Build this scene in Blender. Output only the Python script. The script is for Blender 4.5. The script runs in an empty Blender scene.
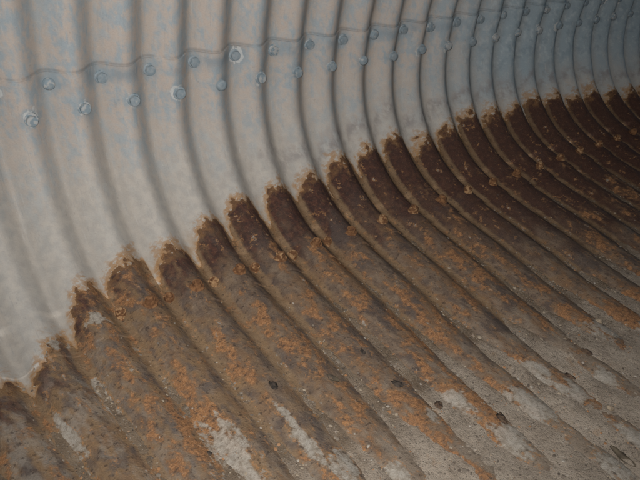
import bpy, math, random
import numpy as np
from mathutils import Matrix, Vector
random.seed(7); RNG = np.random.default_rng(11)
scene = bpy.context.scene
COL = scene.collection

# ---------------------------------------------------------------- section of the culvert (a bolted plate pipe-arch)
PITCH, AMP = 0.1524, 0.0225              # corrugation pitch and half depth
RC, RT, RB = 0.476, 2.111, 7.0           # corner, roof and floor radii
AZ, EL = 0.9799, 0.2813                  # pipe axis seen from the camera
TH_U, TH_L = 2.5952, 4.0451              # ends of the corner arc
CORNER = np.array([-1.627, -0.010])      # corner centre seen from the camera
Y0 = 0.3235                              # where corrugation 0 lies along the pipe
CRESTN = 0.77                            # phase of a crest
LC = RC * (TH_L - TH_U)
u_ = lambda a: np.array([math.cos(a), math.sin(a)])
CT = CORNER - (RT - RC) * u_(TH_U)
CB = CORNER - (RB - RC) * u_(TH_L)
dn = (CT - CB) / np.linalg.norm(CT - CB)          # straight down in the camera-levelled section
RHO = -math.pi / 2 - math.atan2(dn[1], dn[0])
ROT = np.array([[math.cos(RHO), -math.sin(RHO)], [math.sin(RHO), math.cos(RHO)]])
S_TOP = -RT * ((TH_U + RHO - math.pi / 2))        # roof apex
S_BOT = LC + RB * (1.5 * math.pi - (TH_L + RHO))  # middle of the floor
INV = ROT @ CB + np.array([0, -RB])               # invert point
OFF = -INV                                        # world: invert at z = 0, x = 0

def section(s):
    """points and inward normals of the mean section at girth s (arrays); mirrored past floor middle"""
    s = np.asarray(s, float)
    m = s > S_BOT
    q = np.where(m, 2 * S_BOT - s, s)
    a = np.where(q < 0, TH_U + q / RT, np.where(q > LC, TH_L + (q - LC) / RB, TH_U + q / RC)) + RHO
    r = np.where(q < 0, RT, np.where(q > LC, RB, RC))
    c0, c1, c2 = ROT @ CT, ROT @ CORNER, ROT @ CB
    cx = np.where(q < 0, c0[0], np.where(q > LC, c2[0], c1[0])) + OFF[0]
    cz = np.where(q < 0, c0[1], np.where(q > LC, c2[1], c1[1])) + OFF[1]
    x, z = cx + r * np.cos(a), cz + r * np.sin(a)
    nx, nz = -np.cos(a), -np.sin(a)
    return np.where(m, -x, x), z, np.where(m, -nx, nx), nz

# ---------------------------------------------------------------- camera, sky, sun, flash, exposure
ax = np.array([math.sin(AZ) * math.cos(EL), math.sin(EL), -math.cos(AZ) * math.cos(EL)])
sx = np.cross(ax, [0, 1, 0]); sx /= np.linalg.norm(sx)
tx = np.cross(sx, ax)
def cam2world(v):
    w = ROT @ np.array([v @ sx, v @ tx])
    return np.array([w[0], v @ ax, w[1]])
CAMPOS = np.array([OFF[0], 0.0, OFF[1]])
M = np.eye(4)
for i in range(3): M[:3, i] = cam2world(np.eye(3)[i])
M[:3, 3] = CAMPOS
cam = bpy.data.cameras.new('camera'); cam_o = bpy.data.objects.new('camera', cam); COL.objects.link(cam_o)
cam.sensor_fit = 'HORIZONTAL'; cam.sensor_width = 36.0; cam.lens = 36.0 * 670 / 640
cam.clip_start = 0.05; cam.clip_end = 2000
cam_o.matrix_world = Matrix(M.tolist())
scene.camera = cam_o

world = bpy.data.worlds.new('World'); scene.world = world; world.use_nodes = True
wn = world.node_tree.nodes; wl = world.node_tree.links
sky = wn.new('ShaderNodeTexSky'); sky.sky_type = 'NISHITA'; sky.sun_disc = False
sky.sun_elevation = math.radians(52); sky.sun_rotation = math.radians(90)
wl.new(sky.outputs[0], wn['Background'].inputs[0]); wn['Background'].inputs[1].default_value = 0.15
sun = bpy.data.lights.new('sun', 'SUN'); sun.energy = 3.0; sun.angle = math.radians(0.5); sun.color = (1, .95, .88)
sun_o = bpy.data.objects.new('sun', sun); COL.objects.link(sun_o)
sun_o.rotation_euler = Vector((-math.cos(math.radians(52)), 0, -math.sin(math.radians(52)))).to_track_quat('-Z', 'Y').to_euler()
sun_o.location = (30, 0, 40)
# the flash that lit the photograph: a small lamp just beside the lens
fl = bpy.data.lights.new('camera_flash', 'SPOT'); fl.shadow_soft_size = 0.02
fl.spot_size = math.radians(106); fl.spot_blend = 1.0
fl.energy = 178.0; fl.color = (1.0, 0.985, 0.965)
fl_o = bpy.data.objects.new('camera_flash', fl); COL.objects.link(fl_o)
fl_pos = CAMPOS + M[:3, 0] * -0.045 + M[:3, 1] * 0.05 + M[:3, 2] * 0.02
fl_dir = M[:3, :3] @ np.array([(355 - 320) / 670, (240 - 175) / 670, -1.0])
fl_o.matrix_world = Matrix.Translation(Vector(fl_pos)) @ Vector(fl_dir).to_track_quat('-Z', 'Y').to_matrix().to_4x4()

scene.view_settings.view_transform = 'Standard'; scene.view_settings.look = 'None'
scene.view_settings.exposure = 0.0; scene.view_settings.gamma = 1.0
scene.cycles.use_denoising = True
scene.cycles.max_bounces = 2; scene.cycles.diffuse_bounces = 2
scene.cycles.use_adaptive_sampling = True; scene.cycles.adaptive_threshold = 0.03; scene.cycles.adaptive_min_samples = 16

# ---------------------------------------------------------------- noise in numpy
def _hash(i, j, seed):
    h = (i.astype(np.int64) * 374761393 + j.astype(np.int64) * 668265263 + seed * 974634361) & 0xffffffff
    h = ((h ^ (h >> 13)) * 1274126177) & 0xffffffff
    return ((h ^ (h >> 16)) & 0xffff) / 65535.0
def vnoise(x, y, seed=0):
    """gradient noise, about 0..1"""
    i, j = np.floor(x), np.floor(y); fx, fy = x - i, y - j
    ux = fx * fx * fx * (fx * (fx * 6 - 15) + 10); uy = fy * fy * fy * (fy * (fy * 6 - 15) + 10)
    def g(di, dj):
        a = _hash(i + di, j + dj, seed) * 6.2831853
        return np.cos(a) * (fx - di) + np.sin(a) * (fy - dj)
    v = (g(0, 0) * (1 - ux) + g(1, 0) * ux) * (1 - uy) + (g(0, 1) * (1 - ux) + g(1, 1) * ux) * uy
    return .5 + .75 * v
def fbm(x, y, oct=4, seed=0, rough=.5):
    t = 0; w = 1; W = 0
    for o in range(oct):
        t = t + w * (vnoise(x * .83 - y * .56 + 17.3 * o, x * .56 + y * .83 + 9.1 * o, seed + o) - .5); W += w; w *= rough
        x, y = (x * .6 - y * .8) * 2.03, (x * .8 + y * .6) * 2.03
    return .5 + t / W * 1.25
def sstep(x, a, b):
    t = np.clip((x - a) / (b - a), 0, 1); return t * t * (3 - 2 * t)

# ---------------------------------------------------------------- what the plates look like, as fields over (n, s)
TONGUE = np.array([(-6, .85), (-3, .83), (-1.13, .794), (-.34, .735), (.77, .553), (1.82, .515), (2.73, .50), (3.64, .469), (4.69, .421),
    (5.59, .427), (6.49, .415), (7.63, .392), (8.71, .372), (9.64, .377), (10.67, .367), (11.7, .353), (12.58, .338), (13.65, .345),
    (14.85, .33), (15.51, .353), (16.74, .365), (17.78, .377), (19.15, .392), (20.31, .406), (21.59, .409), (26, .43), (40, .45), (80, .45)])
WHITE = [(5.68, 1.595, .30, .075), (6.72, 1.545, .36, .09), (7.73, 1.573, .25, .05), (7.65, 1.47, .22, .06), (8.62, 1.588, .24, .04),
    (7.74, 1.80, .30, .09), (6.91, 1.80, .28, .07), (4.88, 1.413, .10, .03), (5.56, 1.419, .22, .06), (2.93, 1.42, .18, .06),
    (3.59, 1.50, .14, .05), (2.66, 1.295, .10, .11), (1.45, 1.24, .26, .12), (9.92, 1.469, .38, .06), (.81, .679, .16, .025),
    (.28, .93, .09, .08), (-.6, 1.0, .09, .1), (10.9, 1.55, .3, .05), (12.3, 1.62, .3, .05), (-.3, .70, .3, .045)]
def tongue(n):
    base = np.interp(n, TONGUE[:, 0], TONGUE[:, 1])
    ph = (n - (CRESTN + .01) + .5) % 1.0 - .5
    k = np.floor(n - (CRESTN + .01) + .5)
    drop = np.interp(n, [-2, 2, 6, 12, 25], [.10, .11, .075, .04, .04])
    jit = (_hash(k, k * 0 + 3, 5) - .5) * np.interp(n, [0, 3, 8], [.025, .05, .06])
    drop = drop * (.35 + 1.3 * _hash(k, k * 0 + 9, 7))
    return base + jit + drop * np.clip(np.abs(ph + .12 * (_hash(k, k * 0 + 4, 6) - .5)) * 2.05, 0, 1) ** 4.0
UP_BOLTS = [(k - 1 + CRESTN + .08, .0, 1) for k in range(-1, 26)] + [(k + .33, -.075, -1) for k in range(-2, 26)]
LO_BOLTS = [(k - 1 + CRESTN + .05, .690, 1) for k in range(2, 22)] + [(k + .30, .668, -1) for k in range(1, 7)]
HALO = {k: RNG.random() for k in range(200)}

def ampl(s):
    return AMP * (1 - .56 * sstep(s, .55, 1.15))
def corr(n, s):
    """height of the corrugated sheet over the mean section, towards the inside"""
    c = np.cos(2 * math.pi * (n - CRESTN))
    h = ampl(s) * (c - (.03 + .14 * sstep(s, .3, .8)) * np.cos(4 * math.pi * (n - CRESTN)))
    h = h + (fbm(n * .35, s * 3.1, 3, 3) - .5) * .010 + (fbm(n * 1.7, s * 9, 2, 8) - .5) * .0022
    return h
def nshift(n, s):
    """the sheets were never bent quite true: small wander of the corrugations along the pipe"""
    return .05 * (fbm(n * .25 + 4, s * 1.3, 2, 21) - .5) + .30 * np.clip((3.0 - n) / 4.0, 0, 1) ** 1.2 * sstep(s, .75, 1.25) - .14 * sstep(s, .9, 1.3) * sstep(n, 5, 8)

def lerp(f, a, b): return a + (b - a) * f[..., None]
def C3(*c): return np.array(c, float)
def plate_fields(n, s):
    """everything the sheet carries: zinc and clay film, rust scale, bare patches, painted gap shadow at the overlap"""
    x = n * PITCH
    rd0 = s - tongue(n)
    cr = np.cos(2 * math.pi * (n - CRESTN))
    F = lambda sx_, sy_, o, sd, r=.55: fbm(x * sx_, s * sy_, o, sd, r)
    big = F(8, 5.5, 3, 61); med = F(14, 9, 4, 62); m1 = F(40, 21, 5, 63, .72); m2 = F(80, 44, 3, 64, .65); m4 = F(150, 12, 3, 66, .6); m3 = F(40, 30, 3, 65, .6)
    far = sstep(n, 9, 18); near = sstep(n, 5.5, 1.0)
    # galvanised wall: blue grey zinc under a film of tan clay
    tanm = sstep(m1 + (big - .5) * .42 + (m4 - .5) * .25 + (m2 - .5) * .35 - far * .16 + .05, .34, .66)
    zinc = lerp(tanm, C3(.305, .345, .368), C3(.43, .370, .325))
    zinc = lerp(sstep(m2, .54, .76) * .5, zinc, C3(.345, .385, .405))
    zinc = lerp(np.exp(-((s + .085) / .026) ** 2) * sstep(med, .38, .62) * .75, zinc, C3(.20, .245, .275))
    low = sstep(s + (big - .5) * .22, -.02, .36)
    pale = lerp(sstep(m3, .3, .72), C3(.375, .353, .322), C3(.44, .405, .362))
    zinc = lerp(low * (1 - far * .3) * .9, zinc, pale)
    zinc = lerp(sstep(n, 10.5, 15) * sstep(s + (med - .5) * .2, .36, .12) * .85, zinc, C3(.262, .325, .36))
    zinc = lerp(sstep(n, 10, 15) * sstep(m1 + (m2 - .5) * .6, .54, .70) * sstep(s, .3, .1) * .6, zinc, C3(.38, .43, .46))
    zinc = lerp(sstep(n, 10, 15) * sstep(F(30, 20, 4, 95, .6), .48, .32) * sstep(s, .3, .1) * .5, zinc, C3(.17, .225, .26))
    tide = np.exp(-((rd0 + .115 + (big - .5) * .12) / .035) ** 2) * sstep(n, 3, 8) * sstep(m1, .35, .65)
    zinc = lerp(tide * .7, zinc, C3(.20, .185, .185))
    zinc = lerp(sstep(cr, -.25, -.95) * .30, zinc, C3(.27, .235, .195))
    rdb = s - np.interp(n, TONGUE[:, 0], TONGUE[:, 1])
    zinc = lerp(sstep(rdb + (m1 - .5) * .08, -.015, .05) * sstep(m2 + (med - .5), .25, .6) * .75, zinc, lerp(m3, C3(.27, .165, .085), C3(.38, .28, .185)))
    # rust scale, clay in the troughs, dust
    deep = rd0 + (med - .5) * .30 + near * .16 - sstep(n, 5, 13) * .20 - sstep(n, 10, 17) * .16
    dark = lerp(sstep(m2, .38, .68), C3(.049, .026, .022), C3(.094, .042, .029))
    brown = lerp(sstep(m1, .34, .66), C3(.130, .092, .068), C3(.200, .146, .104))
    rust = lerp(sstep(deep, .10, .40), dark, brown)
    v1 = F(15, 8, 4, 83, .6); v2 = F(19, 10, 4, 84, .62); v3 = F(6, 4, 3, 85)
    rust = lerp(sstep(v1 + (v3 - .5) * .5, .54, .68) * sstep(rd0, .06, .25) * .75, rust, C3(.088, .068, .060))
    rust = lerp(sstep(v2 - (v3 - .5) * .6, .55, .70) * sstep(rd0, .08, .3) * .6, rust, C3(.205, .120, .064))
    rust = lerp(sstep(n + (med - .5) * 4, 5.5, 12) * sstep(s + (med - .5) * .45 - .05 * (n - 8), 1.08, .70) * .9, rust, lerp(m2, C3(.044, .023, .019), C3(.084, .040, .027)))
    rust = lerp(near * sstep(F(22, 14, 4, 71, .62), .42, .66) * .75, rust, C3(.235, .148, .078))
    rust = lerp(near * sstep(F(20, 16, 4, 72, .62), .56, .68) * .7, rust, C3(.105, .085, .075))
    w0 = np.zeros_like(n)
    for (a, b, da, db) in WHITE: w0 = np.maximum(w0, np.exp(-(((n - a + .1) / (da * 1.8)) ** 2 + ((s - b + .07) / (db * 2)) ** 2)))
    org = F(30, 17, 5, 73, .68) + .50 * (F(10, 5, 2, 74) - .5) + .50 * (F(3.5, 2.5, 2, 80) - .5) + .10 * np.clip(w0, 0, 1) - .02 + .05 * sstep(cr, -.4, .7)
    orgm = org + .22 * (sstep(rd0 + near * .25 - sstep(n, 4, 12) * .32, .14, .42) * sstep(s, 2.0, 1.5) - 1)
    orgm = orgm - .05 * sstep(n, 6, 13)
    orgm = orgm + .07 * np.exp(-((((n - CRESTN + .5) % 1) - .5 + .22) / .13) ** 2) * sstep(rd0, .2, .4)
    lime = sstep(n, 1.6, -.6) * sstep(F(24, 13, 5, 88, .66) + (F(7, 5, 2, 89) - .5) * .5, .42, .62) * sstep(rd0, .02, .12)
    rust = lerp(lime * .5, rust, lerp(m2, C3(.24, .20, .155), C3(.36, .325, .28)))
    tr = sstep(cr, -.45, -.95) + (F(36, 20, 4, 75) - .5) * .9
    rust = lerp(sstep(tr + .25 * sstep(rd0, .45, .1), .5, 1.0) * (.8 - .3 * far), rust, lerp(m3, C3(.165, .098, .050), C3(.300, .205, .120)))
    dust = sstep(s, .85, 1.75) - .35 * sstep(n, 8, 14) + (F(20, 14, 5, 76, .64) - .5) * 1.3
    rust = lerp(sstep(dust, .40, .95) * .75, rust, C3(.262, .212, .162))
    rdn = rd0 + (fbm(x * 34, s * 30, 3, 77, .6) - .5) * .085 + (fbm(x * 7, s * 7, 2, 79) - .5) * .045
    w = np.zeros_like(n)
    for (a, b, da, db) in WHITE:
        w = np.maximum(w, np.exp(-(((n - a) / (da * 1.35)) ** 2 + ((s - b) / (db * 1.1)) ** 2) ** 1.3))
    we = w * .88 + (F(34, 15, 5, 78, .68) - .5) * 1.8
    bolt_d = np.full(n.shape, 9.0)
    for (a, b, t) in UP_BOLTS: bolt_d = np.minimum(bolt_d, np.hypot((n - a) * PITCH, (s - b)))
    zinc = lerp(sstep(bolt_d + (m1 - .5) * .05, .045, .015) * .7, zinc, C3(.25, .30, .33))
    halo = np.zeros_like(n)
    for i, (a, b, t) in enumerate(UP_BOLTS):
        if (RNG_H[i] > .35 and t > 0) or RNG_H[i] > .8:
            d = np.hypot((n - a) * PITCH * 1.15, s - b)
            ang = np.arctan2(s - b, n - a)
            rr = .021 + .006 * np.sin(ang * 3 + i) + .004 * np.sin(ang * 7 + 2 * i)
            halo = np.maximum(halo, RNG_H[i] * np.exp(-((d - rr) / .007) ** 2))
    lap_shade = np.exp(-((s + .1130) / .0026) ** 2) * sstep(med + (m2 - .5) * .6, .10, .5)  # thin broken line standing in for the shadow in the plate overlap gap
    return dict(zinc=zinc, rust=rust, rdn=rdn, rd0=rd0, org=orgm, we=we, halo=halo, lap_shade=lap_shade)
RNG_H = RNG.random(200)

# ---------------------------------------------------------------- materials
class NT:
    def __init__(self, name):
        self.m = bpy.data.materials.new(name); self.m.use_nodes = True
        self.t = self.m.node_tree; self.b = self.t.nodes['Principled BSDF']
    def link(self, a, sock):
        if isinstance(a, (int, float)): sock.default_value = a
        elif isinstance(a, tuple): sock.default_value = a if len(a) == len(sock.default_value) else (*a, 1)
        else: self.t.links.new(a, sock)
    def attr(self, name, vec=False):
        n = self.t.nodes.new('ShaderNodeAttribute'); n.attribute_name = name
        return n.outputs['Vector' if vec else 'Fac']
    def math(self, op, a, b=0.0, c=None, clamp=False):
        n = self.t.nodes.new('ShaderNodeMath'); n.operation = op; n.use_clamp = clamp
        self.link(a, n.inputs[0]); self.link(b, n.inputs[1])
        if c is not None: self.link(c, n.inputs[2])
        return n.outputs[0]
    def mul(self, a, b): return self.math('MULTIPLY', a, b)
    def add(self, a, b): return self.math('ADD', a, b)
    def sub(self, a, b): return self.math('SUBTRACT', a, b)
    def mx(self, a, b): return self.math('MAXIMUM', a, b)
    def step(self, v, a, b, lo=0.0, hi=1.0):
        n = self.t.nodes.new('ShaderNodeMapRange'); n.interpolation_type = 'SMOOTHSTEP'
        self.link(v, n.inputs[0]); n.inputs[1].default_value = a; n.inputs[2].default_value = b
        n.inputs[3].default_value = lo; n.inputs[4].default_value = hi
        return n.outputs[0]
    def scale(self, v, k):
        n = self.t.nodes.new('ShaderNodeMapping'); self.link(v, n.inputs[0]); n.inputs['Scale'].default_value = k
        n.inputs['Location'].default_value = (random.uniform(0, 30), random.uniform(0, 30), random.uniform(0, 30))
        return n.outputs[0]
    def noise(self, v, sc, det=5, rough=.55, dist=0.0):
        n = self.t.nodes.new('ShaderNodeTexNoise'); n.inputs['Scale'].default_value = sc
        n.inputs['Detail'].default_value = det; n.inputs['Roughness'].default_value = rough; n.inputs['Distortion'].default_value = dist
        if v is not None: self.link(v, n.inputs['Vector'])
        return n.outputs['Fac']
    def voro(self, v, sc, feature='F1'):
        n = self.t.nodes.new('ShaderNodeTexVoronoi'); n.inputs['Scale'].default_value = sc; n.feature = feature
        self.link(v, n.inputs['Vector']); return n.outputs['Distance']
    def mix(self, f, a, b, mode='MIX'):
        n = self.t.nodes.new('ShaderNodeMix'); n.data_type = 'RGBA'; n.blend_type = mode
        self.link(f, n.inputs[0])
        self.link(a, n.inputs[6]); self.link(b, n.inputs[7]); return n.outputs[2]
    def bump(self, h, strength, dist, normal=None):
        n = self.t.nodes.new('ShaderNodeBump'); n.inputs['Strength'].default_value = strength; n.inputs['Distance'].default_value = dist
        self.link(h, n.inputs['Height'])
        if normal is not None: self.link(normal, n.inputs['Normal'])
        return n.outputs[0]

def plate_material():
    N = NT('weathered_galvanised_plate')
    fl = N.attr('flat', True); rdn = N.attr('rdn'); we0 = N.attr('we'); halo = N.attr('halo'); lap_shade = N.attr('lap_shade')
    zinc = N.attr('zinc', True); rust = N.attr('rust', True)
    mid = N.noise(fl, 75, 4, .65); fine = N.noise(fl, 260, 2, .6)
    scr = N.noise(N.scale(fl, (150, 11, 1)), 1.0, 3, .7)
    zinc = N.mix(N.mul(N.step(scr, .60, .74), .30), zinc, (.50, .48, .45))
    zinc = N.mix(N.mul(N.step(scr, .40, .28), .30), zinc, (.22, .24, .25))
    zinc = N.mix(N.mul(N.step(mid, .60, .72), .30), zinc, (.50, .47, .42))
    zinc = N.mix(N.mul(N.step(mid, .38, .28), .35), zinc, (.20, .19, .18))
    zinc = N.mix(N.mul(N.step(N.add(halo, N.mul(N.sub(mid, .5), 1.6)), .30, .62), .75), zinc, (.50, .50, .485))
    zinc = N.mix(N.mul(lap_shade, .95), zinc, (.045, .042, .04))  # gap shadow under the corner plate edge, painted into the zinc colour
    rd = N.add(rdn, N.add(N.mul(N.sub(mid, .5), .032), N.mul(N.sub(fine, .5), .010)))
    rmask = N.step(rd, -.002, .004)
    fringe = N.mul(N.step(rd, -.062, .002), N.step(N.add(mid, N.mul(N.step(rd, -.075, 0.0), .2)), .54, .66))
    om = N.step(N.add(N.attr('org'), N.add(N.mul(N.sub(mid, .5), .30), N.mul(N.sub(fine, .5), .10))), .60, .74)
    os_ = N.step(N.add(N.attr('org'), N.mul(N.sub(mid, .5), .2)), .48, .68)
    rust = N.mix(N.mul(os_, .6), rust, (.190, .108, .058))
    rust = N.mix(N.mul(N.step(mid, .56, .70), .40), rust, N.mix(.5, rust, (.27, .150, .075)))
    rust = N.mix(N.mul(om, N.step(mid, .36, .60, .25, .85)), rust, N.mix(N.step(N.add(fine, N.mul(N.sub(mid, .5), 1.2)), .3, .75), (.235, .100, .038), (.37, .190, .088)))
    rust = N.mix(N.mul(N.step(N.add(rd, N.mul(N.sub(mid, .5), .07)), .035, .005), .6), rust, (.20, .105, .045))
    rust = N.mix(N.mul(N.step(mid, .44, .34), .65), rust, (.048, .033, .027))
    rust = N.mix(N.mul(N.step(fine, .60, .74), .28), rust, (.26, .20, .145))
    col = N.mix(N.mul(fringe, .85), zinc, N.mix(fine, (.22, .105, .040), (.42, .25, .11)))
    col = N.mix(rmask, col, rust)
    we = N.add(we0, N.mul(N.sub(mid, .5), .8))
    oring = N.mul(N.mul(N.step(we, .22, .42), N.step(we, .62, .45)), N.step(N.add(mid, N.mul(N.sub(fine, .5), .5)), .46, .56))
    col = N.mix(N.mul(N.mul(oring, rmask), .7), col, (.34, .175, .075))
    wm = N.mul(N.step(we, .40, .62), N.step(fine, .22, .40))
    col = N.mix(N.mul(N.mul(wm, rmask), .85), col, N.mix(N.step(N.add(mid, N.mul(N.sub(we0, .7), .35)), .35, .68), (.25, .212, .168), (.385, .352, .305)))
    col = N.mix(N.mul(N.step(fine, .62, .34), N.step(rdn, -.02, .02, .15, .38)), col, N.mix(1.0, col, (.60, .58, .56), 'MULTIPLY'))
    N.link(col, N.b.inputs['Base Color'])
    N.link(N.step(rdn, -.48, -.2, .50, .85), N.b.inputs['Roughness'])
    N.b.inputs['Specular IOR Level'].default_value = .22
    k = N.step(rdn, -.01, .01, .25, 1.15)
    h = N.mul(N.add(mid, N.mul(fine, .4)), k)
    N.link(N.bump(h, .9, .0034), N.b.inputs['Normal'])
    return N.m
PLATE = plate_material()

def silt_material():
    N = NT('river_silt')
    fl = N.attr('flat', True)
    a = N.noise(fl, 9, 4, .6); b = N.noise(fl, 85, 4, .68); c = N.noise(fl, 280, 2, .6)
    col = N.mix(N.step(a, .35, .65), (.275, .222, .172), (.370, .308, .245))
    st = N.attr('stain')
    col = N.mix(N.mul(st, .85), col, N.mix(N.step(a, .35, .65), (.120, .082, .052), (.185, .132, .086)))
    col = N.mix(N.step(b, .56, .68), col, (.125, .098, .075))
    col = N.mix(N.mul(N.step(b, .42, .34), N.sub(.6, N.mul(st, .35))), col, (.36, .31, .25))
    col = N.mix(N.step(c, .64, .70), col, (.06, .05, .043))
    col = N.mix(N.step(c, .36, .30), col, (.42, .39, .34))
    col = N.mix(N.mul(N.step(a, .62, .70), .4), col, (.30, .175, .09))
    N.link(col, N.b.inputs['Base Color']); N.b.inputs['Roughness'].default_value = .93
    N.b.inputs['Specular IOR Level'].default_value = .2
    N.link(N.bump(N.add(N.mul(b, .8), N.mul(c, .6)), 1.0, .006), N.b.inputs['Normal'])
    return N.m
SILT = silt_material()

def simple(name, c1, c2, sc, rough=.85, bump=.4, dist=.002, c3=None):
    N = NT(name)
    g = N.t.nodes.new('ShaderNodeTexCoord').outputs['Object']
    oi = N.t.nodes.new('ShaderNodeObjectInfo').outputs['Random']
    n = N.t.nodes.new('ShaderNodeTexNoise'); n.noise_dimensions = '4D'; n.inputs['Scale'].default_value = sc; n.inputs['Detail'].default_value = 5
    N.link(g, n.inputs['Vector']); N.link(N.mul(oi, 50.0), n.inputs['W'])
    f = n.outputs['Fac']
    col = N.mix(N.step(f, .38, .62), c1, c2)
    if c3: col = N.mix(N.step(N.add(f, N.mul(N.sub(oi, .5), .3)), .58, .66), col, c3)
    N.link(col, N.b.inputs['Base Color']); N.b.inputs['Roughness'].default_value = rough
    N.b.inputs['Specular IOR Level'].default_value = .3
    N.link(N.bump(f, bump, dist), N.b.inputs['Normal'])
    return N.m
BOLT_ZINC = simple('galvanised_bolt', (.20, .25, .28), (.27, .305, .325), 90, .78, .5, .002, (.36, .365, .36))
BOLT_RUST = simple('rusted_bolt', (.13, .060, .028), (.25, .125, .056), 90, .88, .8, .003, (.37, .225, .115))
STONE_DARK = simple('dark_wet_stone', (.032, .026, .022), (.075, .058, .046), 120, .9, 1.0, .004)
STONE_TAN = simple('tan_stone', (.26, .20, .14), (.36, .29, .21), 50, .85, .6, .003)
STONE_RED = simple('rust_lump', (.055, .036, .027), (.13, .085, .055), 130, .95, 1.0, .006)
LEAF = simple('dead_leaf', (.07, .055, .04), (.12, .095, .065), 40, .8, .5, .002)

def gravel_material():
    N = NT('mixed_grit')
    v = N.attr('tint')
    col = N.mix(N.step(v, .0, .5), (.105, .082, .065), (.23, .19, .15))
    col = N.mix(N.step(v, .55, .75), col, (.33, .27, .20))
    col = N.mix(N.step(v, .80, .86), col, (.33, .17, .08))
    col = N.mix(N.step(v, .93, .96), col, (.38, .34, .29))
    N.link(col, N.b.inputs['Base Color']); N.b.inputs['Roughness'].default_value = .85
    N.b.inputs['Specular IOR Level'].default_value = .3
    return N.m
GRAVEL = gravel_material()

# ---------------------------------------------------------------- mesh building
def add_obj(name, me, mat, parent=None):
    o = bpy.data.objects.new(name, me); COL.objects.link(o)
    if mat: me.materials.append(mat)
    if parent: o.parent = parent
    return o
def tag(o, label=None, cat=None, group=None, kind=None):
    for k, v in (('label', label), ('category', cat), ('group', group), ('kind', kind)):
        if v: o[k] = v
    return o
def mesh_np(name, co, quads, smooth=True):
    me = bpy.data.meshes.new(name)
    k = quads.shape[1]
    me.vertices.add(len(co)); me.vertices.foreach_set('co', co.astype(np.float32).ravel())
    me.loops.add(quads.size); me.loops.foreach_set('vertex_index', quads.astype(np.int32).ravel())
    me.polygons.add(len(quads)); me.polygons.foreach_set('loop_start', np.arange(0, quads.size, k, dtype=np.int32))
    me.polygons.foreach_set('use_smooth', np.full(len(quads), smooth))
    me.update(calc_edges=True)
    return me
def set_attr(me, name, v):
    if v.ndim == 2:
        a = me.attributes.new(name, 'FLOAT_VECTOR', 'POINT'); a.data.foreach_set('vector', v.astype(np.float32).ravel())
    else:
        a = me.attributes.new(name, 'FLOAT', 'POINT'); a.data.foreach_set('value', v.astype(np.float32).ravel())
def surf(n, s, h):
    """world points of height h over the mean section at corrugation coordinate n and girth s"""
    x, z, nx, nz = section(s)
    return np.stack([x + nx * h, Y0 + n * PITCH, z + nz * h], -1)
def grid_quads(a, b):
    i = np.arange(a * b).reshape(a, b)
    return np.stack([i[:-1, :-1], i[1:, :-1], i[1:, 1:], i[:-1, 1:]], -1).reshape(-1, 4)

culvert = bpy.data.objects.new('culvert', None); COL.objects.link(culvert)
culvert.location = (0, 0, 0)
tag(culvert, 'bolted corrugated steel culvert with grey galvanised wall and rusted floor', 'culvert')

def plate(name, n0, n1, dn_, s_list, lift, parent=culvert, edge=None):
    n = np.linspace(n0, n1, int(round((n1 - n0) / dn_)) + 1)
    s = np.asarray(s_list)
    NN, SS = np.meshgrid(n, s, indexing='ij')
    q = np.where(SS > S_BOT, 2 * S_BOT - SS, SS)
    ns_ = NN - nshift(NN, q)
    h = corr(ns_, SS)
    fd = plate_fields(ns_, q)
    rough = sstep(fd['rdn'], -.002, .006)
    h = h + lift + rough * ((fbm(NN * 7, SS * 40, 3, 31) - .5) * .0022 + .0014) - sstep(fd['we'], .4, .55) * rough * .0008
    if edge:   # turn the free edges of a lapping plate back to the plate below
        for e in edge:
            h = np.where(np.abs(SS - e) < 1e-6, h - lift - .004, h)
    co = surf(NN, SS, h)
    me = mesh_np(name, co.reshape(-1, 3), grid_quads(*NN.shape))
    R = lambda v: v.ravel()
    set_attr(me, 'flat', np.stack([R(NN) * PITCH, R(SS), R(SS) * 0], -1))
    for k in ('rdn', 'org', 'we', 'halo', 'lap_shade'): set_attr(me, k, R(fd[k]))
    for k in ('zinc', 'rust'): set_attr(me, k, fd[k].reshape(-1, 3))
    o = add_obj(name, me, PLATE, parent)
    return o
LIFT = .0062
LAP_U, LAP_L = -.110, .752
NA, NB = -3.15, 24.85         # densely modelled length
DN = 1 / 34
def rng_(a, b, d): return np.linspace(a, b, int(math.ceil((b - a) / d)) + 1)
roof = plate('roof_plate', NA, NB, DN, rng_(-.62, .02, .0065), 0)
s_c = np.r_[LAP_U - .0004, LAP_U, rng_(LAP_U + .0012, LAP_L - .0012, .0050), LAP_L, LAP_L + .0004]
corner = plate('corner_plate', NA, NB, DN, s_c, LIFT, edge=(s_c[0], s_c[-1]))
floor = plate('floor_plate', NA, NB, DN, rng_(.70, 2.30, .0056), 0)
tag(roof, 'blue grey galvanised roof plate above the upper bolt rows')
tag(corner, 'curved haunch plate, grey above and rusted below, between the two bolt rows')
tag(floor, 'rust brown corrugated floor plate partly covered by silt')
# the rest of the barrel, coarser
S_END = 2 * S_BOT - S_TOP
def coarse(n0, n1, bands, dn_=1 / 10):
    for nm, a, b, d, l in bands:
        plate(nm, n0, n1, dn_, rng_(a, b, d), l)
mir = lambda s: 2 * S_BOT - s
BANDS = [('roof_plate', S_TOP, .02, .10, 0), ('corner_plate', LAP_U, LAP_L, .045, LIFT), ('floor_plate', .70, mir(.70), .10, 0),
         ('corner_plate', mir(LAP_L), mir(LAP_U), .045, LIFT), ('roof_plate', mir(.02), S_END, .10, 0)]
coarse(-60.15, NA, BANDS); coarse(NB, 39.85, BANDS)
coarse(NA, NB, [('roof_plate', S_TOP, -.615, .08, -.0005), ('floor_plate', 2.295, mir(.70), .08, -.0005), BANDS[3], BANDS[4]])

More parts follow.
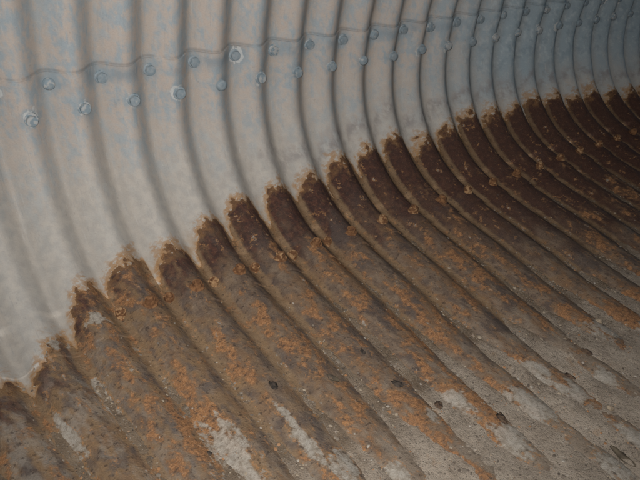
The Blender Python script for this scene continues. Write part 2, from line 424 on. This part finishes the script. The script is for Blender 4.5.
# ---------------------------------------------------------------- bolts
def ring_mesh(name, rings, sides, hexed=()):
    """lathe of (radius, z) rings; rings whose index is in hexed are six sided"""
    co = []; 
    for i, (r, z) in enumerate(rings):
        for k in range(sides):
            a = 2 * math.pi * k / sides
            rr = r
            if i in hexed:
                aa = (a + math.pi / 6) % (math.pi / 3) - math.pi / 6
                rr = r * math.cos(math.pi / 6) / math.cos(aa)
            co.append((rr * math.cos(a), rr * math.sin(a), z))
    co.append((0, 0, rings[-1][1]))
    co = np.array(co); f = []
    for i in range(len(rings) - 1):
        for k in range(sides):
            a, b = i * sides + k, i * sides + (k + 1) % sides
            f.append((a, b, b + sides, a + sides))
    t = (len(rings) - 1) * sides; c = len(co) - 1
    me = bpy.data.meshes.new(name)
    me.from_pydata(co.tolist(), [], f + [(t + k, t + (k + 1) % sides, c) for k in range(sides)])
    for p in me.polygons: p.use_smooth = False
    return me
def bolt_mesh(kind, j):
    w = 1 + random.uniform(-.05, .05)
    if kind == 'head':
        r = [(.0215 * w, -.006), (.0215 * w, .001), (.0195 * w, .0032), (.0172, .0034), (.0172, .0118), (.0150, .0140), (.008, .0148)]
        me = ring_mesh('bolt', r, 18, (3, 4))
    elif kind == 'round':
        r = [(.020 * w, -.006), (.020 * w, .002), (.0175 * w, .008), (.0125, .0115), (.006, .0128)]
        me = ring_mesh('bolt', r, 18)
    else:       # nut with the bolt end standing out, swollen by rust
        r = [(.0245 * w, -.010), (.0225 * w, .0015), (.0172, .0030), (.0166, .0160), (.0148, .0185), (.0108, .0185), (.0098, .0165), (.0090, .0235), (.0066, .0248)]
        me = ring_mesh('bolt', r, 18, (2, 3))
    if kind == 'nut':
        for v in me.vertices:
            d = Vector((random.gauss(0, 1), random.gauss(0, 1), random.gauss(0, .6))) * .0002
            v.co += d
    me.materials.append(BOLT_ZINC if kind != 'nut' else BOLT_RUST)
    return me
HEADS = [bolt_mesh('head', j) for j in range(6)] + [bolt_mesh('round', j) for j in range(2)]
NUTS = [bolt_mesh('nut', j) for j in range(6)]
def frame_at(n, s, h):
    n_ = np.array([n]); s_ = np.array([s])
    p0 = surf(n_, s_, np.array([h]))[0]
    x, z, nx, nz = section(s_)
    return p0, np.array([nx[0], 0, nz[0]])
def plate_h(n, s, lift):
    n_, s_ = np.array([n]), np.array([s])
    return float(corr(n_ - nshift(n_, s_), s_)[0]) + lift
def place(o, n, s, h, spin, tilt=0.0, normal=None):
    p0, nrm = frame_at(n, s, h)
    nv = Vector(nrm); 
    if tilt: nv = (nv + Vector((random.uniform(-1, 1), random.uniform(-1, 1), random.uniform(-1, 1))) * tilt).normalized()
    q = nv.to_track_quat('Z', 'Y')
    o.matrix_world = Matrix.Translation(Vector(p0)) @ q.to_matrix().to_4x4() @ Matrix.Rotation(spin, 4, 'Z')
def bolts(lst, meshes, sh):
    for (n, s, t) in lst:
        nb = n
        # follow the wander of the corrugation
        for _ in range(3): nb = n + float(nshift(np.array([nb]), np.array([s]))[0])
        s2 = s + random.uniform(-.004, .004)
        o = bpy.data.objects.new('bolt', random.choice(meshes)); COL.objects.link(o)
        o.parent = corner
        place(o, nb, s2, plate_h(nb, s2, LIFT) + sh, random.uniform(0, 6.28), .06)
bolts(UP_BOLTS, HEADS, .0005)
bolts(LO_BOLTS, NUTS, .0)

# ---------------------------------------------------------------- silt on the floor
def silt_height(n, s):
    fill = np.interp(s, [.70, .80, 1.0, 1.25, 1.45, 1.60, 1.75, 2.0, 2.5], [-.14, -.05, .02, .16, .74, 1.06, 1.12, 1.15, 1.25])
    fill = fill + np.interp(n, [-3, 1, 4, 8, 14, 24], [-.02, .0, .0, .06, .04, .04]) * sstep(s, 1.1, 1.5)
    fill = fill + (fbm(n * .7, s * 5, 4, 41) - .5) * .55 * sstep(s, .9, 1.5) + (fbm(n * 2.2, s * 11, 3, 47) - .5) * .22
    for (a, b, da, db) in WHITE:
        if b > 1.3: fill = fill - .62 * np.exp(-(((n - a) / (da * 1.3)) ** 2 + ((s - b + .01) / (db * 1.2)) ** 2))
    return ampl(s) * (2 * fill - 1.15) + (fbm(n * 8, s * 52, 3, 53) - .5) * .005
n = np.linspace(NA, NB, int((NB - NA) * 24) + 1); s = np.arange(.76, 2.9, .0062)
NN, SS = np.meshgrid(n, s, indexing='ij')
hs = silt_height(NN, SS); hp = corr(NN - nshift(NN, SS), SS)
keep = (hs > hp - .006)
co = surf(NN, SS, hs).reshape(-1, 3)
q = grid_quads(*NN.shape); kq = keep.ravel()[q].any(1); q = q[kq]
used = np.unique(q); remap = np.zeros(len(co), int); remap[used] = np.arange(len(used))
me = mesh_np('silt_bed', co[used], remap[q])
set_attr(me, 'flat', np.stack([NN.ravel() * PITCH, SS.ravel(), SS.ravel() * 0], -1)[used])
stain = np.clip(sstep(SS + (fbm(NN * 2, SS * 9, 3, 91) - .5) * .5 - .25 * sstep(NN, 3, -1), 1.52, 1.15), 0, 1)
set_attr(me, 'stain', stain.ravel()[used])
silt = tag(add_obj('silt_bed', me, SILT), 'grey brown silt filling the troughs of the culvert floor', 'silt', kind='structure')

# ---------------------------------------------------------------- grit and pebbles (nobody could count it)
def ico():
    t = (1 + 5 ** .5) / 2
    v = np.array([(-1, t, 0), (1, t, 0), (-1, -t, 0), (1, -t, 0), (0, -1, t), (0, 1, t), (0, -1, -t), (0, 1, -t), (t, 0, -1), (t, 0, 1), (-t, 0, -1), (-t, 0, 1)])
    v /= np.linalg.norm(v[0])
    f = np.array([(0, 11, 5), (0, 5, 1), (0, 1, 7), (0, 7, 10), (0, 10, 11), (1, 5, 9), (5, 11, 4), (11, 10, 2), (10, 7, 6), (7, 1, 8), (3, 9, 4), (3, 4, 2), (3, 2, 6), (3, 6, 8), (3, 8, 9), (4, 9, 5), (2, 4, 11), (6, 2, 10), (8, 6, 7), (9, 8, 1)])
    return v, f
IV, IF = ico()
def scatter(name, count, size, smin, smax, valley, flatness, seed, kindlabel):
    r = np.random.default_rng(seed)
    n = r.uniform(NA + .2, 17, count * 6); s = smin + (smax - smin) * r.random(count * 6)
    hs = silt_height(n, s); hp = corr(n - nshift(n, s), s)
    d = hs - hp
    if valley: ok = (d > -.004) & (r.random(len(n)) < np.clip(.25 + 40 * (.02 - np.abs(d)), .1, 1))
    else: ok = (d < -.004) | (r.random(len(n)) < .3)
    ok &= vnoise(n * 2.3, s * 14, seed) > r.random(len(n)) * .8
    n, s, h = n[ok][:count], s[ok][:count], np.maximum(hs, hp)[ok][:count]
    c = surf(n, s, h + .0002)
    sz = size[0] * (size[1] / size[0]) ** (r.random(len(n)) ** 2.6)
    V = IV[None] * (1 + r.uniform(-.28, .28, (len(n), 12, 1)))
    V = V * np.stack([r.uniform(.7, 1.3, len(n)), r.uniform(.7, 1.3, len(n)), r.uniform(.6, 1, len(n)) * flatness], -1)[:, None] * sz[:, None, None]
    a = r.uniform(0, 6.28, len(n)); ca, sa = np.cos(a)[:, None], np.sin(a)[:, None]
    lx, ly = V[..., 0] * ca - V[..., 1] * sa, V[..., 0] * sa + V[..., 1] * ca
    x, z, nx, nz = section(s)
    nrm = np.stack([nx, nx * 0, nz], -1); tan = np.stack([nz, nx * 0, -nx], -1)
    W = c[:, None] + lx[..., None] * np.array([0, 1, 0]) + ly[..., None] * tan[:, None] + V[..., 2:3] * nrm[:, None]
    F = (IF[None] + (np.arange(len(n)) * 12)[:, None, None]).reshape(-1, 3)
    me = mesh_np(name, W.reshape(-1, 3), F, False)
    set_attr(me, 'tint', np.repeat(r.random(len(n)), 12))
    return tag(add_obj(name, me, GRAVEL), kindlabel, 'gravel', kind='stuff')
scatter('gravel', 14000, (.0010, .0058), .78, 2.3, True, .75, 5, 'loose grit and small pebbles lying in the silted troughs')
scatter('rust_flakes', 2600, (.0014, .006), .60, 2.0, False, .22, 9, 'small rust flakes and crumbs strewn over the floor ridges')

# ---------------------------------------------------------------- single stones and lumps one can point at
def lump_mesh(name, sx_, sy_, sz_, seed, mat, rough=.2):
    import bmesh
    bm = bmesh.new(); bmesh.ops.create_icosphere(bm, subdivisions=3, radius=1)
    for v in bm.verts:
        c = v.co
        k = 1 + rough * (float(fbm(np.array([c.x * 1.6 + seed]), np.array([c.y * 1.6 + c.z * 1.1]), 3, seed)[0]) - .5) * 2
        v.co = Vector((c.x * sx_ * k, c.y * sy_ * k, (c.z if c.z > 0 else c.z * .5) * sz_ * k))
    me = bpy.data.meshes.new(name); bm.to_mesh(me); bm.free()
    for p in me.polygons: p.use_smooth = True
    me.materials.append(mat)
    return me
def leaf_mesh(name, L, W, seed):
    r = random.Random(seed); m = 14; co = []; f = []
    for i in range(m + 1):
        t = i / m; w = W * math.sin(math.pi * min(1, t * .96 + .02)) ** .7 * (1 + .12 * r.uniform(-1, 1))
        for j in range(5):
            v = (j - 2) / 2
            co.append((w * v * .5, (t - .5) * L, .004 + .007 * abs(v) ** 1.5 + .006 * math.sin(t * 3 + seed) + r.uniform(0, .001)))
    k = len(co)
    co += [(x, y, z - .0012) for x, y, z in co]
    for i in range(m):
        for j in range(4):
            a = i * 5 + j; f.append((a, a + 1, a + 6, a + 5)); f.append((k + a, k + a + 5, k + a + 6, k + a + 1))
    rim = [j for j in range(5)] + [i * 5 + 4 for i in range(1, m + 1)] + [m * 5 + j for j in (3, 2, 1, 0)] + [i * 5 for i in range(m - 1, 0, -1)]
    for a, b in zip(rim, rim[1:] + rim[:1]): f.append((b, a, k + a, k + b))
    me = bpy.data.meshes.new(name); me.from_pydata(co, [], f); me.materials.append(LEAF)
    for p in me.polygons: p.use_smooth = True
    return me
def top_h(n, s):
    a, b = np.array([n]), np.array([s])
    return max(float(silt_height(a, b)[0]), float(corr(a - nshift(a, b), b)[0]))
LUMPS = [  # name, n, s, half sizes across / along / up, material, label
    ('stone', 2.86, 1.117, .013, .019, .010, STONE_DARK, 'dark oval stone alone on the orange stained ridge nearest the lower middle', 'stone'),
    ('dead_leaf', 3.87, 1.182, .020, .042, 0, None, 'slim curled dark leaf, the one closer to the bolts of two', 'leaf'),
    ('stone', 4.84, 1.287, .013, .022, .009, STONE_DARK, 'dark flat oval stone on a brown ridge at lower centre', 'stone'),
    ('stone', 4.80, 1.142, .009, .014, .007, STONE_DARK, 'small dark stone high in a trough at picture centre', 'stone'),
    ('rust_lump', 5.93, 1.530, .016, .026, .013, STONE_RED, 'big dark rust lump on top of a white bare patch', 'rust lump'),
    ('rust_lump', 8.78, 1.500, .015, .022, .012, STONE_RED, 'reddish rust lump at the head of a pale patch near the right edge', 'rust lump'),
    ('dead_leaf', 7.05, 1.790, .026, .075, 0, None, 'long dark rolled leaf on white patch in the lower right corner', 'leaf'),
    ('rust_lump', 7.94, 1.531, .012, .020, .011, STONE_RED, 'brown rust lump just above a small tear shaped white patch', 'rust lump'),
    ('stone', 7.84, 1.675, .011, .014, .009, STONE_TAN, 'rounded tan pebble in the open silt at right', 'stone'),
    ('stone', 1.25, 1.206, .007, .009, .007, STONE_DARK, 'small black stone on the pale patch at the bottom', 'stone'),
    ('stone', 9.93, 1.428, .014, .016, .009, STONE_TAN, 'round tan stone embedded in pale silt near the right edge', 'stone'),
    ('rust_lump', 5.20, 1.40, .016, .018, .010, STONE_RED, 'crusted orange brown lump beside the lower centre white flake', 'rust lump'),
]
for i, (nm, n, s, a, b, c, mat, label, cat) in enumerate(LUMPS):
    if mat is None:
        o = add_obj(nm, leaf_mesh(nm, b, a, i + 3), None); lift = .001; spin = random.uniform(-.3, .3)
    else:
        o = add_obj(nm, lump_mesh(nm, a * .68, b * .74, c * (.8 if mat == STONE_TAN else .45), i + 3, mat, .7), None); lift = c * .25; spin = random.uniform(-.3, .3)
    tag(o, label, cat)
    p0, nrm = frame_at(n, s, top_h(n, s) + lift)
    x, z, nx, nz = section(np.array([s]))
    zc = Vector(nrm); yc = Vector((nz[0], 0, -nx[0])); xc = yc.cross(zc)
    Mx = Matrix(((xc.x, yc.x, zc.x, p0[0]), (xc.y, yc.y, zc.y, p0[1]), (xc.z, yc.z, zc.z, p0[2]), (0, 0, 0, 1)))
    o.matrix_world = Mx @ Matrix.Rotation(spin, 4, 'Z')

# ---------------------------------------------------------------- ground outside the culvert ends
def ground():
    N = NT('earth')
    g = N.t.nodes.new('ShaderNodeTexCoord').outputs['Object']
    a = N.noise(g, .8, 6, .6); b = N.noise(g, 20, 5, .65)
    col = N.mix(N.step(a, .4, .6), (.16, .12, .08), (.06, .08, .03)); col = N.mix(N.mul(b, .5), col, (.2, .17, .12))
    N.link(col, N.b.inputs['Base Color']); N.b.inputs['Roughness'].default_value = .95
    me = bpy.data.meshes.new('ground')
    k = 600
    me.from_pydata([(-k, -k, -.1), (k, -k, -.1), (k, k, -.1), (-k, k, -.1)], [], [(0, 1, 2, 3)])
    return tag(add_obj('ground', me, N.m), kind='structure')
ground()
